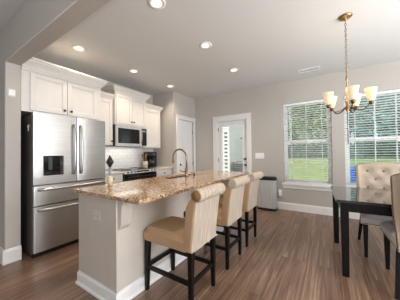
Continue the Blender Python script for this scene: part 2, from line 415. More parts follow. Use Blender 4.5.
def blind(x0, x1, z0, z1, label, wand):
    b = thing('window_blind', label, 'blind', ((x0+x1)/2, YB+.04, z1), 'horizontal blinds in the two windows')
    x0 += .006; x1 -= .006; yc = YB+.042
    MB().box(x0, x1, yc-.03, yc+.03, z1-.048, z1-.004).build('headrail', 'slat', b, bevel=.003)
    m = MB(); z = z1-.075; n = 0
    while z > z0+.05:
        ty = -.004
        m.hexa([(x0, yc-.025, z-ty), (x1, yc-.025, z-ty), (x1, yc+.025, z+ty), (x0, yc+.025, z+ty)], [(x0, yc-.025, z-ty+.003), (x1, yc-.025, z-ty+.003), (x1, yc+.025, z+ty+.003), (x0, yc+.025, z+ty+.003)])
        z -= .0445
    m.build('slats', 'slat', b)
    MB().box(x0, x1, yc-.025, yc+.025, z0+.016, z0+.036).build('bottom_rail', 'slat', b, bevel=.003)
    for k in (.18, .5, .82):
        x = x0+(x1-x0)*k
        m = MB()
        for yy in (yc-.027, yc+.027): m.box(x-.004, x+.004, yy-.001, yy+.001, z0+.03, z1-.04)
        m.build('ladder_cord', 'cord_white', b)
    if wand is not None: MB().tube([(wand, yc-.036, z1-.03), (wand+.003, yc-.04, z1-.5), (wand+.005, yc-.04, 1.36)], .006, 8).build('tilt_wand', 'dark_metal', b, smooth=True)
    return b
blind(*WX[1], 'white horizontal slat blind over green lawn, in the window nearest the trash can', None)
blind(*WX[2], 'white horizontal slat blind with dark tilt wand, in the window behind the dining table', .315)

# ------------------------------------------------------------------ kitchen wall run
# countertops and backsplash
CF = -3.11                          # counter front
def slabtop(y0, y1, label):
    return tag(MB().box(XW+.002, CF, y0, y1, .885, .915).build('countertop', 'trim_granite', bevel=.003, off=((XW+CF)/2, (y0+y1)/2, .885)), label, 'countertop')
flat('trim_granite', srgb(222, 216, 206), .14, k=.8, scale=(50, 50, 50))
slabtop(1.872, 2.289, 'pale stone countertop between the refrigerator panel and the range')
slabtop(3.091, YE-.002, 'pale stone countertop under the black coffee maker')
struct(MB().box(XW, XW+.009, 1.875, YE, .916, 1.40).build('trim_1', 'tile'), 'white glossy subway tile backsplash')

def shaker(m, X, y0, y1, z0, z1, fr=.055, th=.019):
    # five piece door facing +X whose back lies on plane X
    m.box(X, X+th, y0, y0+fr, z0, z1); m.box(X, X+th, y1-fr, y1, z0, z1)
    m.box(X, X+th, y0+fr, y1-fr, z0, z0+fr); m.box(X, X+th, y0+fr, y1-fr, z1-fr, z1)
    m.box(X, X+th*.45, y0+fr, y1-fr, z0+fr, z1-fr)
    g = .008
    m.box(X, X+th*.72, y0+fr, y0+fr+g, z0+fr, z1-fr); m.box(X, X+th*.72, y1-fr-g, y1-fr, z0+fr, z1-fr)
    m.box(X, X+th*.72, y0+fr+g, y1-fr-g, z0+fr, z0+fr+g); m.box(X, X+th*.72, y0+fr+g, y1-fr-g, z1-fr-g, z1-fr)
    return m
def knob(parent, X, y, z):
    return MB().lathe([(.009, 0), (.006, .006), (.006, .016), (.015, .02), (.017, .026), (.012, .032)], (X, y, z), 12, 'x').build('knob', 'dark_metal', parent, smooth=True)
CROWN = [(0, 0), (.012, 0), (.012, .018), (.02, .024), (.03, .045), (.05, .07), (.062, .08), (.062, .1), (.074, .104), (.074, .122), (0, .122)]
def crown(name, parent, X, y0, y1, z, XB, left=True, right=True, k=1.0):
    m = MB(); pr = [(a*k, b*k) for a, b in CROWN]; n = len(pr); bm = m.bm
    loops = []
    e0 = 1 if left else 0; e1 = 1 if right else 0
    A = [bm.verts.new((XB, y0-a*e0, z+b)) for a, b in pr]
    B = [bm.verts.new((X+a, y0-a*e0, z+b)) for a, b in pr]
    C = [bm.verts.new((X+a, y1+a*e1, z+b)) for a, b in pr]
    Dv = [bm.verts.new((XB, y1+a*e1, z+b)) for a, b in pr]
    for P, Q in ((A, B), (B, C), (C, Dv)):
        for i in range(n-1): bm.faces.new((P[i], P[i+1], Q[i+1], Q[i]))
    bm.faces.new((A[-1], B[-1], C[-1], Dv[-1])); bm.faces.new((A[0], Dv[0], C[0], B[0]))
    bm.faces.new(A + []); bm.faces.new(Dv[::-1])
    return m.build(name, 'cabinet_white', parent)
def wall_cabinet(label, X, y0, y1, z0, z1, zc_k, doors, knobs, left=True, right=True, ztop=None, ins=.018):
    c = thing('wall_cabinet', label, 'cabinet', (XW, (y0+y1)/2, z0))
    MB().box(XW+.002, X, y0, y1, z0, ztop or z1).build('cabinet_body', 'cabinet_white', c, bevel=.002)
    n = len(doors)
    for (a, b), kn in zip(doors, knobs):
        d = shaker(MB(), X+.001, a, b, z0+.02, z1-ins).build('door', 'cabinet_white', c, bevel=.0025)
        if kn is not None: knob(d, X+.02, kn, z0+.075)
    crown('crown_molding', c, X, y0, y1-(.03 if X > -3.2 else 0), (ztop or z1)-.012, XW+.003, left, right, zc_k)
    return c
# over the refrigerator: deep cabinet
XF = -3.10
fc = wall_cabinet('wide white cabinet with two doors over the refrigerator', XF, .841, 1.847, 1.765, 2.285, 1.25, [(.925, 1.338), (1.344, 1.775)], [1.30, 1.385], left=False, right=True, ins=.02)
MB().box(XW+.002, XF, 1.848, 1.870, 0, 1.764).build('side_panel', 'cabinet_white', fc)
wall_cabinet('white single door wall cabinet between refrigerator and microwave cabinets', -3.44, 1.875, 2.279, 1.40, 2.27, .82, [(1.895, 2.262)], [2.235], left=False, right=False)
wall_cabinet('taller white two door cabinet above the microwave', -3.37, 2.281, 3.045, 1.80, 2.41, 1.0, [(2.30, 2.660), (2.666, 3.027)], [2.635, 2.691], ins=.02)
wall_cabinet('white wall cabinet over the coffee maker, at the pantry corner', -3.44, 3.047, 3.56, 1.362, 2.27, .82, [(3.07, 3.54)], [None], left=False, right=True)

# base cabinets
def base_cabinet(label, y0, y1):
    c = thing('base_cabinet', label, 'cabinet', ((XW-3.16)/2, (y0+y1)/2, 0))
    m = MB(); m.box(XW+.002, -3.165, y0, y1, .1, .884); m.box(XW+.002, -3.22, y0, y1, 0, .1)
    m.build('cabinet_body', 'cabinet_white', c)
    d = MB().box(-3.164, -3.145, y0+.012, y1-.012, .735, .87).build('drawer', 'cabinet_white', c, bevel=.003); knob(d, -3.145, (y0+y1)/2, .80)
    d = shaker(MB(), -3.164, y0+.012, y1-.012, .115, .722).build('door', 'cabinet_white', c, bevel=.0025); knob(d, -3.145, y0+.05, .67)
base_cabinet('white base cabinet with drawer, between refrigerator panel and range', 1.873, 2.288)
base_cabinet('white base cabinet with drawer, between range and pantry wall', 3.092, YE-.003)

# refrigerator
R = thing('refrigerator', 'stainless french door refrigerator with water dispenser and two lower drawers', 'refrigerator', (-3.3, 1.357, 0))
fy0, fy1, fm, fx = .905, 1.814, 1.388, -2.925
MB().box(-3.70, -2.99, fy0+.004, fy1-.004, .03, 1.725).build('refrigerator_body', 'fridge_side', R, bevel=.006)
MB().box(-3.05, -2.955, fy0+.01, fy1-.01, .005, .055).build('toe_grille', 'black_plastic', R)
def steel_front(y0, y1, z0, z1):
    m = MB(); ch = .012
    m.prism([(-2.988, y0), (-2.988, y1), (fx-ch, y1), (fx-.003, y1-ch*.6), (fx, y1-ch*1.6), (fx, y0+ch*1.6), (fx-.003, y0+ch*.6), (fx-ch, y0)], 'z', z0, z1)
    return m
dl = MB(); dy0, dy1, dz0, dz1 = .992, 1.238, .952, 1.325
dl.box(-2.988, fx, fy0, dy0, .865, 1.743); dl.box(-2.988, fx, dy1, fm-.003, .865, 1.743); dl.box(-2.988, fx, dy0, dy1, .865, dz0); dl.box(-2.988, fx, dy0, dy1, dz1, 1.743); dl.box(-2.988, fx-.05, dy0, dy1, dz0, dz1)
bmesh.ops.remove_doubles(dl.bm, verts=dl.bm.verts[:], dist=1e-5)
left = dl.build('door', 'steel', R)
right = steel_front(fm+.003, fy1, .865, 1.743).build('door', 'steel', R, smooth='auto')
mid = steel_front(fy0, fy1, .618, .852).build('drawer', 'steel', R, smooth='auto')
low = steel_front(fy0, fy1, .062, .606).build('drawer', 'steel', R, smooth='auto')
dsp = MB().box(fx-.049, fx-.044, dy0, dy1, dz0, 1.215).build('dispenser_recess', 'black_gloss', left)
m = MB(); m.box(fx-.048, fx+.004, dy0, dy1, 1.215, dz1); m.box(fx-.048, fx+.003, dy0, dy0+.012, dz0, 1.215); m.box(fx-.048, fx+.003, dy1-.012, dy1, dz0, 1.215); m.box(fx-.048, fx+.006, dy0, dy1, dz0, dz0+.018)
m.build('dispenser_frame', 'steel', left, bevel=.002)
m = MB(); m.box(fx-.043, fx-.036, 1.07, 1.115, 1.04, 1.2)
m.build('dispenser_lever', 'unit_dark', left, bevel=.004)
m = MB(); m.box(fx+.004, fx+.0055, 1.03, 1.20, 1.245, 1.295); m.build('dispenser_screen', 'steel', left)
def v_handle(par, y):
    pts = []
    for i in range(13):
        t = i/12; z = .965+t*.675
        pts.append((fx+.028+.032*math.sin(PI*t)**.6, y, z))
    m = MB().tube(pts, .0135, 10)
    m.tube([(fx, y, .985), (fx+.04, y, .985)], .01, 8); m.tube([(fx, y, 1.62), (fx+.04, y, 1.62)], .01, 8)
    m.build('handle', 'steel', par, smooth=True)
v_handle(left, fm-.045); v_handle(right, fm+.045)
def h_handle(par, z):
    pts = [(fx+.028+.026*math.sin(PI*i/12)**.5, fy0+.04+(fy1-fy0-.08)*i/12, z) for i in range(13)]
    m = MB().tube(pts, .019, 10); m.tube([(fx, fy0+.06, z), (fx+.036, fy0+.06, z)], .01, 8); m.tube([(fx, fy1-.06, z), (fx+.036, fy1-.06, z)], .01, 8)
    m.build('handle', 'steel', par, smooth=True)
h_handle(mid, .81); h_handle(low, .565)
c = MB(); yk = fy0+.003
c.bar((-3.10, yk-.006, 1.59), (-3.075, yk-.006, 1.56), .016, .006, (0,1,0)); c.bar((-3.05, yk-.006, 1.60), (-3.075, yk-.006, 1.56), .016, .006, (0,1,0)); c.bar((-3.075, yk-.006, 1.565), (-3.07, yk-.006, 1.52), .016, .006, (0,1,0))
tag(c.build('magnet_clip', 'plastic_white', bevel=.002, off=(-3.07, yk, 1.56)), 'small white clip stuck to dark side of the refrigerator', 'clip')

# microwave
mx, my0, my1, mz0, mz1 = -3.345, 2.284, 3.042, 1.387, 1.798
MW = thing('microwave', 'stainless over-range microwave with dark glass door', 'microwave', (XW, (my0+my1)/2, mz0))
MB().box(XW+.003, mx-.03, my0, my1, mz0, mz1).build('microwave_body', 'black_plastic', MW, bevel=.003)
dw = MB(); wy0, wy1, wz0, wz1 = my0+.045, my1-.20, mz0+.075, mz1-.075
dw.box(mx-.029, mx, my0, my0+.045, mz0+.022, mz1-.03); dw.box(mx-.029, mx, wy1, my1-.145, mz0+.022, mz1-.03); dw.box(mx-.029, mx, wy0, wy1, mz0+.022, wz0-.02); dw.box(mx-.029, mx, wy0, wy1, wz1+.012, mz1-.03)
dr = dw.build('door', 'steel_can', MW)
MB().box(mx-.02, mx-.004, wy0, wy1, wz0-.02, wz1+.012).build('door_window', 'black_gloss', dr)
MB().box(mx-.029, mx-.001, my0, my1, mz1-.029, mz1).build('vent_panel', 'steel_can', MW, bevel=.002)
MB().box(mx-.029, mx-.001, my0, my1, mz0, mz0+.021).build('bottom_trim', 'steel_can', MW, bevel=.002)
cp = MB().box(mx-.029, mx-.001, my1-.144, my1-.01, mz0+.023, mz1-.03).build('control_panel', 'black_gloss', MW)
MB().box(mx-.001, mx+.0005, my1-.125, my1-.035, mz1-.1, mz1-.065).build('clock_display', 'display', cp)
MB().box(mx-.029, mx, my1-.0095, my1, mz0+.022, mz1-.03).build('side_trim', 'steel_can', MW)
hm = MB(); hy = my1-.165; hm.tube([(mx+.03, hy, mz0+.06), (mx+.034, hy, (mz0+mz1)/2), (mx+.03, hy, mz1-.07)], .009, 8)
for z in (mz0+.08, mz1-.09): hm.tube([(mx, hy, z), (mx+.03, hy, z)], .006, 8)
hm.build('handle', 'steel', dr, smooth=True)

lamp('cooktop_lamp', 'AREA', (-3.55, 2.66, 1.38), (0, 0, 0), 1.2, (1, .92, .82), shape='RECTANGLE', size=.3, size_y=.7)
# range
ry0, ry1, rx = 2.291, 3.089, -3.105
RG = thing('range', 'stainless slide-in range with black cooktop and black oven door', 'range', (-3.43, (ry0+ry1)/2, 0))
MB().box(XW+.012, rx-.05, ry0, ry1, .02, .9).build('range_body', 'fridge_side', RG)
MB().box(XW+.012, rx-.012, ry0-.001, ry1+.001, .9, .925).build('cooktop', 'black_gloss', RG, bevel=.004)
for y in (2.48, 2.88):
    for x in (-3.58, -3.32): MB().lathe([(.095, .9255), (.095, .9275), (.088, .9275), (.088, .9255)], (x, y, 0), 24).build('burner_ring', 'dark_metal', RG)
m = MB(); m.prism([(rx-.05, .855), (rx-.002, .855), (rx+.006, .862), (rx-.010, .915), (rx-.05, .915)], 'y', ry0, ry1)
cpn = m.build('control_panel', 'steel_can', RG)
pz = lambda t: (rx+.006-.016*t, .862+.053*t)
a, b = pz(.25); a2, b2 = pz(.8)
m = MB(); m.hexa([(a-.002, 2.56, b), (a+.002, 2.56, b), (a+.002, 2.88, b), (a-.002, 2.88, b)], [(a2-.002, 2.56, b2), (a2+.002, 2.56, b2), (a2+.002, 2.88, b2), (a2-.002, 2.88, b2)])
m.build('touch_display', 'black_gloss', cpn)
for y in (2.36, 2.44, 2.52, 2.95, 3.03):
    a, b = pz(.5); MB().lathe([(.016, 0), (.016, .006), (.013, .009), (.012, .022), (.009, .024)], (a, y, b), 14, 'x').build('knob', 'dark_metal', cpn, smooth=True)
od = MB().box(rx-.049, rx, ry0+.003, ry1-.003, .20, .85).build('oven_door', 'black_gloss', RG, bevel=.003)
hm = MB(); hm.tube([(rx+.05, ry0+.04, .80), (rx+.055, (ry0+ry1)/2, .80), (rx+.05, ry1-.04, .80)], .011, 10)
for y in (ry0+.07, ry1-.07): hm.tube([(rx, y, .80), (rx+.05, y, .80)], .008, 8)
hm.build('handle', 'dark_metal', od, smooth=True)
MB().box(rx-.049, rx-.002, ry0+.003, ry1-.003, .06, .19).build('storage_drawer', 'steel', RG, bevel=.003)
MB().box(rx-.09, rx-.05, ry0+.01, ry1-.01, 0, .055).build('toe_grille', 'black_plastic', RG)

# coffee maker, crock and spoons on the far counter
CM = thing('coffee_maker', 'black drip coffee maker with glass carafe on the counter', 'coffee maker', (-3.52, 3.34, .915))
cx, cy = -3.52, 3.34
MB().box(cx-.14, cx+.10, cy-.11, cy+.07, .915, .95).build('base', 'black_plastic', CM, bevel=.008)
MB().box(cx-.14, cx-.05, cy-.11, cy+.07, .951, 1.17).build('water_tank', 'black_plastic', CM, bevel=.008)
hd = MB().box(cx-.14, cx+.10, cy-.11, cy+.07, 1.171, 1.275).build('brew_head', 'black_plastic', CM, bevel=.01)
MB().box(cx+.1005, cx+.104, cy-.06, cy+.02, 1.19, 1.25).build('control_panel', 'nickel', hd)
ca = MB().lathe([(.05, .953), (.066, .975), (.068, 1.04), (.05, 1.09), (.042, 1.12)], (cx+.03, cy-.02, 0), 20).build('carafe', 'carafe_glass', CM, smooth=True)
MB().tube([(cx+.098, cy-.02, 1.10), (cx+.125, cy-.02, 1.08), (cx+.125, cy-.02, 1.0), (cx+.095, cy-.02, .985)], .008, 8).build('carafe_handle', 'black_plastic', ca, smooth=True)
MB().lathe([(.043, 1.121), (.043, 1.14), (.03, 1.145)], (cx+.03, cy-.02, 0), 16).build('carafe_lid', 'black_plastic', ca, smooth=True)
MB().box(cx-.14, cx-.0, cy+.085, cy+.17, .915, 1.25).build('grinder', 'black_plastic', CM, bevel=.012)
kx, ky = -3.53, 3.155
CR = MB().lathe([(.045, .915), (.058, .925), (.062, .98), (.06, 1.06), (.055, 1.06), (.055, .94)], (kx, ky, 0), 20).build('utensil_crock', 'cream', smooth=True, off=(kx, ky, .915))
tag(CR, 'cream crock of wooden spoons beside the coffee maker', 'crock')
for i, (dx, dy, tx, ty, h) in enumerate(((-.012, -.02, -.03, -.05, 1.22), (.02, 0, .03, .0, 1.235), (-.01, .02, -.03, .04, 1.20))):
    m = MB().tube([(kx+dx*.5, ky+dy*.5, .945), (kx+tx, ky+ty, h-.06)], .006, 8)
    m.sphere((kx+tx*1.1, ky+ty*1.1, h-.03), .03, 10, (.5, .85, 1.25))
    tag(m.build('wooden_spoon', 'wood_spoon', smooth=True, off=(kx, ky, .945)), ['wooden spoon in the crock, leaning toward the range', 'tallest wooden spoon, upright in middle of the crock', 'wooden spoon in the crock, leaning toward the coffee maker'][i], 'spoon', 'wooden spoons in the crock')

# ------------------------------------------------------------------ island
ix0, ix1, iy0, iy1 = -2.02, -1.43, .975, 3.14
IS = thing('island_cabinet', 'greige kitchen island base with white baseboard', 'island', ((ix0+ix1)/2, (iy0+iy1)/2, 0))
m = MB(); m.box(ix0, ix1, iy0, iy0+.02, 0, .864); m.box(ix1-.02, ix1, iy0+.02, iy1-.02, 0, .864); m.box(ix0, ix1, iy1-.02, iy1, 0, .864); m.box(ix0, ix0+.02, iy0+.02, iy1-.02, .1, .864); m.box(ix0+.02, ix1-.02, iy0+.02, iy1-.02, .0, .1)
m.build('cabinet_body', 'island_paint', IS)
m = MB(); m.box(ix1-.016, ix1+.005, iy0-.005, iy0+.016, .12, .862)
m.build('corner_trim', 'island_paint', IS, bevel=.002)
# baseboard with cap and shoe
m = MB(); IB = [(0, 0), (.022, 0), (.022, .016), (.012, .028), (.012, .095), (.009, .108), (.004, .112), (.004, .122), (0, .122)]
bm_ = m.bm
def ring(a, b): return [bm_.verts.new(p) for p in ((ix0-a*.9, iy0-a, b), (ix1+a*.85, iy0-a, b), (ix1+a*.85, iy1+a, b), (ix0-a*.9, iy1+a, b))]
rs = [ring(a, b) for a, b in IB]
for r0, r1 in zip(rs, rs[1:]):
    for k in range(4): bm_.faces.new((r0[k], r0[(k+1)%4], r1[(k+1)%4], r1[k]))
m.build('baseboard', 'trim_white', IS)
for y in (1.036, 3.075):
    pts = [(ix1, .862), (ix1+.075, .862), (ix1+.075, .835), (ix1+.06, .82), (ix1+.05, .76), (ix1+.044, .66), (ix1+.03, .635), (ix1+.012, .615), (ix1, .61)]
    MB().prism(pts, 'y', y-.052, y+.052).build('corbel', 'island_paint', IS, bevel=.003)
for k, (a, b) in enumerate(((1.0, 1.66), (1.67, 2.4), (2.41, 3.12))):
    shaker_m = MB()
    shaker_m.box(ix0-.02, ix0-.001, a, b, .70, .85); shaker_m.box(ix0-.02, ix0-.001, a, (a+b)/2-.003, .13, .69); shaker_m.box(ix0-.02, ix0-.001, (a+b)/2+.003, b, .13, .69)
    shaker_m.build('door', 'cabinet_white', IS, bevel=.003)
# countertop with sink cut-out
sx0, sx1, sy0, sy1 = -1.99, -1.73, 1.95, 2.62
tx0, tx1, ty0, ty1, tz0, tz1 = -2.065, -1.125, .94, 3.30, .865, .896
m = MB(); m.box(tx0, sx0, ty0, ty1, tz0, tz1); m.box(sx1, tx1, ty0, ty1, tz0, tz1); m.box(sx0, sx1, ty0, sy0, tz0, tz1); m.box(sx0, sx1, sy1, ty1, tz0, tz1)
def merge_solid(m):
    bmesh.ops.remove_doubles(m.bm, verts=m.bm.verts[:], dist=1e-4)
# build as one clean shell instead
m.bm.free(); m = MB(); bm_ = m.bm
xs_ = [tx0, sx0, sx1, tx1]; ys_ = [ty0, sy0, sy1, ty1]
V = {(i, j, k): bm_.verts.new((xs_[i], ys_[j], (tz0, tz1)[k])) for i in range(4) for j in range(4) for k in range(2)}
for i in range(3):
    for j in range(3):
        if (i, j) == (1, 1): continue
        for k in range(2): bm_.faces.new((V[i,j,k], V[i+1,j,k], V[i+1,j+1,k], V[i,j+1,k]))
for i in range(3):
    for j in (0, 3): bm_.faces.new((V[i,j,0], V[i+1,j,0], V[i+1,j,1], V[i,j,1])); bm_.faces.new((V[j,i,0], V[j,i+1,0], V[j,i+1,1], V[j,i,1]))
bm_.faces.new((V[1,1,0], V[2,1,0], V[2,1,1], V[1,1,1])); bm_.faces.new((V[1,2,0], V[2,2,0], V[2,2,1], V[1,2,1])); bm_.faces.new((V[1,1,0], V[1,2,0], V[1,2,1], V[1,1,1])); bm_.faces.new((V[2,1,0], V[2,2,0], V[2,2,1], V[2,1,1]))
tag(m.build('island_countertop', 'granite', bevel=.004, off=(-1.6, 2.1, tz0)), 'speckled tan granite countertop on the island', 'countertop')
S = thing('sink', 'stainless undermount sink in the island countertop', 'sink', ((sx0+sx1)/2, (sy0+sy1)/2, .69))
m = MB(); bm_ = m.bm; t = .004; zt = .8645
a0, a1, b0, b1 = sx0+.001, sx1-.001, sy0+.001, sy1-.001
m.box(a0-.02, a1+.02, b0-.02, b0, zt-.006, zt); m.box(a0-.02, a1+.02, b1, b1+.02, zt-.006, zt); m.box(a0-.02, a0, b0, b1, zt-.006, zt); m.box(a1, a1+.02, b0, b1, zt-.006, zt)
m.box(a0-.003, a0, b0, b1, .69, zt-.006); m.box(a1, a1+.003, b0, b1, .69, zt-.006); m.box(a0, a1, b0-.003, b0, .69, zt-.006); m.box(a0, a1, b1, b1+.003, .69, zt-.006); m.box(a0, a1, b0, b1, .687, .69)
m.build('basin', 'sink_steel', S)
MB().lathe([(.04, .6905), (.04, .694), (.03, .693), (.0, .691)], ((a0+a1)/2, (b0+b1)/2, 0), 18, caps=False).build('drain', 'nickel', S)
# faucet
fxx, fyy = -1.665, 2.235
FA = thing('faucet', 'bronze gooseneck kitchen faucet beside the island sink', 'faucet', (fxx, fyy, tz1))
m = MB().lathe([(.030, 0), (.030, .006), (.024, .014), (.022, .02), (.021, .1), (.024, .11), (.019, .125), (.015, .13)], (fxx, fyy, tz1), 18)
m.build('faucet_base', 'bronze', FA, smooth=True)
pts = [(fxx, fyy, tz1+.12), (fxx, fyy, 1.13), (fxx, fyy, 1.17)]
ax, zc, rr = fxx-.115, 1.17, .115
for i in range(1, 13):
    t = PI*i/12*1.02; pts.append((ax+rr*math.cos(t), fyy-.02*(i/12), zc+rr*math.sin(t)))
m = MB().tube(pts, .0125, 12); m.build('spout', 'bronze', FA, smooth=True)
e = Vector(pts[-1]); e2 = e+Vector((.006, 0, -.075))
MB().tube([e+Vector((0, 0, .004)), e+Vector((.003, 0, -.03)), e2], [.014, .019, .018], 12).build('spray_head', 'bronze', FA, smooth=True)
MB().tube([(fxx, fyy-.015, tz1+.075), (fxx-.02, fyy-.065, tz1+.08), (fxx-.03, fyy-.115, tz1+.10)], [.009, .008, .007], 10).build('lever', 'bronze', FA, smooth=True)
sp = (-1.665, 2.42)
m = MB().lathe([(.022, 0), (.022, .006), (.012, .01), (.012, .03), (.014, .034), (.006, .04)], (sp[0], sp[1], tz1), 14); m.tube([(sp[0], sp[1], tz1+.034), (sp[0]-.07, sp[1], tz1+.04)], .006, 8)
tag(m.build('soap_dispenser', 'dark_bronze', smooth=True, off=(sp[0], sp[1], tz1)), 'low dark soap pump beside the bronze faucet', 'soap dispenser')
# ornament at the island corner
ox, oy = -1.80, 1.16
ON = thing('ornament', 'cream and gold table ornament with dark diamond top on the island', 'ornament', (ox, oy, tz1))
MB().lathe([(.026, .0), (.027, .006), (.016, .012), (.013, .02), (.02, .035), (.03, .06), (.032, .075), (.025, .1), (.015, .115), (.012, .12)], (ox, oy, tz1), 20).build('bulb', 'cream', ON, smooth=True)
MB().lathe([(.024, .0121), (.024, .02), (.0165, .0201)], (ox, oy, tz1), 16).build('gold_band', 'gold', ON, smooth=True)
MB().lathe([(.011, .1195), (.014, .14), (.010, .17), (.015, .19), (.010, .2)], (ox, oy, tz1), 14).build('stem', 'unit_grey', ON, smooth=True)
MB().lathe([(.008, .2), (.026, .232), (.036, .252), (.033, .262), (.018, .29), (.003, .32)], (ox, oy, tz1), 12).build('finial', 'dark_pattern', ON)
def outlet(label, c, n, w=.075, h=.118, plate='plastic_white', face='plastic_white', wide=1, name='wall_outlet', cat='outlet', z=True):
    # plate on a plane whose outward normal is n ('-y' or '+x')
    o = thing(name, label, cat, c)
    def bx(m, a0, a1, b0, b1, d0, d1):
        if n == '-y': m.box(c[0]+a0, c[0]+a1, c[1]-d1, c[1]-d0, c[2]+b0, c[2]+b1)
        else: m.box(c[0]+d0, c[0]+d1, c[1]+a0, c[1]+a1, c[2]+b0, c[2]+b1)
        return m
    bx(MB(), -w/2, w/2, -h/2, h/2, .0005, .006).build('plate', plate, o, bevel=.002)
    return o, bx
o, bx = outlet('white double outlet plate on the end of the island', (-1.708, iy0, .69), '-y', .122, .085, 'plastic_almond')
for s in (-.028, .028):
    f_ = bx(MB(), s-.02, s+.02, -.017, .017, .006, .008).build('receptacle', 'plastic_almond', o, bevel=.001)
    m = MB()
    for q in (-.007, .007): bx(m, s+q-.0015, s+q+.0015, -.007, .005, .008, .0084)
    m.build('slots', 'dark_metal', f_)
for y, lb in ((1.87, 'small black outlet on the island side behind the first stool'), (2.76, 'small black outlet on the island side behind the third stool')):
    o, bx = outlet(lb, (ix1, y, .51), '+x', .045, .07, 'black_plastic')
    bx(MB(), -.014, .014, -.022, .022, .006, .0085).build('receptacle', 'black_gloss', o, bevel=.001)

# ------------------------------------------------------------------ bar stools
def make_stool(label):
    s = thing('bar_stool', label, 'bar stool', (0, 0, 0), 'roll back bar stools along the island', local=True)
    hw = .20
    # seat: rounded box with a domed top
    m = MB(); bm_ = m.bm; nx, ny = 14, 12; xa, xb = -.25, .225
    top = {}
    for i in range(nx+1):
        for j in range(ny+1):
            u = i/nx; w = j/ny; x = xa+(xb-xa)*u; y = -hw+2*hw*w
            du = min(u, 1-u if u > .9 else 1, 1); dw_ = min(w, 1-w)
            e = min(1, dw_/.12); e2 = min(1, u/.1)
            z = .535+.045*(1-(1-e)**2)**.5*(1-(1-e2)**2)**.5 - .012*((2*w-1)**2)
            top[i, j] = bm_.verts.new((x, y, z))
    bot = {}
    for i in range(nx+1):
        for j in range(ny+1):
            if i in (0, nx) or j in (0, ny): bot[i, j] = bm_.verts.new((top[i, j].co.x, top[i, j].co.y, .452))
    for i in range(nx):
        for j in range(ny): bm_.faces.new((top[i,j], top[i+1,j], top[i+1,j+1], top[i,j+1]))
    for i in range(nx):
        for j in (0, ny): bm_.faces.new((top[i,j], top[i+1,j], bot[i+1,j], bot[i,j]))
    for j in range(ny):
        for i in (0, nx): bm_.faces.new((top[i,j], top[i,j+1], bot[i,j+1], bot[i,j]))
    loop = [bot[i,0] for i in range(nx+1)]+[bot[nx,j] for j in range(1, ny+1)]+[bot[i,ny] for i in range(nx-1, -1, -1)]+[bot[0,j] for j in range(ny-1, 0, -1)]
    bm_.faces.new(loop)
    m.build('seat', 'fabric', s, smooth='auto')
    # backrest slab in profile (x, z)
    front = [(.175, .50), (.203, .62), (.227, .80), (.249, .84), (.285, .885)]
    rear = [(.335, .905), (.325, .85), (.308, .755), (.293, .64), (.280, .53), (.276, .455)]
    poly = [(.226, .452)]+[(.195, .50)]+front[1:]+rear
    m = MB().prism(poly, 'y', -hw, hw)
    bk = m.build('backrest', 'fabric', s, bevel=.012, seg=3)
    m = MB(); pl = [(.3275, .86), (.3095, .755), (.2945, .64), (.2815, .53), (.2775, .456)]; 
    m.prism(pl+[(a_-.003, b_) for a_, b_ in pl[::-1]], 'y', -hw+.006, hw-.006)
    m.build('back_panel', 'linen', bk)
    # rolled top with pleats
    m = MB(); bm_ = m.bm; rings = []; n = 18; L = 48
    for k in range(L+1):
        w = k/L; y = -hw-.006+(2*hw+.012)*w
        pl = abs(math.sin(w*PI*8)); r = .042+.011*pl**.5
        if k in (0, L): r = .045
        rings.append([bm_.verts.new((.333+r*1.02*math.cos(2*PI*q/n), y, .903+r*math.sin(2*PI*q/n))) for q in range(n)])
    for r0, r1 in zip(rings, rings[1:]):
        for q in range(n): bm_.faces.new((r0[q], r0[(q+1)%n], r1[(q+1)%n], r1[q]))
    bm_.faces.new(rings[0][::-1]); bm_.faces.new(rings[-1])
    rl = m.build('roll_top', 'linen', bk, smooth='auto')
    for sg in (-1, 1):
        MB().lathe([(.044, 0), (.04, .006*sg), (.012, .010*sg), (.010, .012*sg)], (.333, sg*(hw+.006), .903), 18, 'y').build('end_panel', 'welt', rl, smooth=True)
    # legs
    for sx, sy in ((-1, -1), (-1, 1), (1, -1), (1, 1)):
        xt, xb2 = ((-.222, -.232) if sx < 0 else (.255, .252)); yt, yb = sy*.172, sy*.178
        MB().hexa([(xb2-.014, yb-.015, 0), (xb2+.016, yb-.015, 0), (xb2+.016, yb+.015, 0), (xb2-.014, yb+.015, 0)],
                  [(xt-.02, yt-.021, .4515), (xt+.024, yt-.021, .4515), (xt+.024, yt+.021, .4515), (xt-.02, yt+.021, .4515)]).build('leg', 'black_wood', s, bevel=.003)
    for sy in (-1, 1):
        MB().bar((-.208, sy*.175, .205), (.235, sy*.175, .205), .022, .034).build('stretcher', 'black_wood', s, bevel=.002)
    MB().bar((-.227, -.158, .215), (-.227, .158, .215), .022, .034).build('footrest', 'black_wood', s, bevel=.002)
    MB().bar((.253, -.158, .205), (.253, .158, .205), .022, .034).build('stretcher', 'black_wood', s, bevel=.002)
    return s
st = make_stool('beige roll back bar stool at the island end with the outlet plate')
SX = -1.165
st.location = (SX, 1.437, 0)
dup(st, (SX, 2.098, 0), None, 'beige roll back bar stool in the middle of the island row')
dup(st, (SX, 2.70, 0), None, 'beige roll back bar stool closest to the trash can')

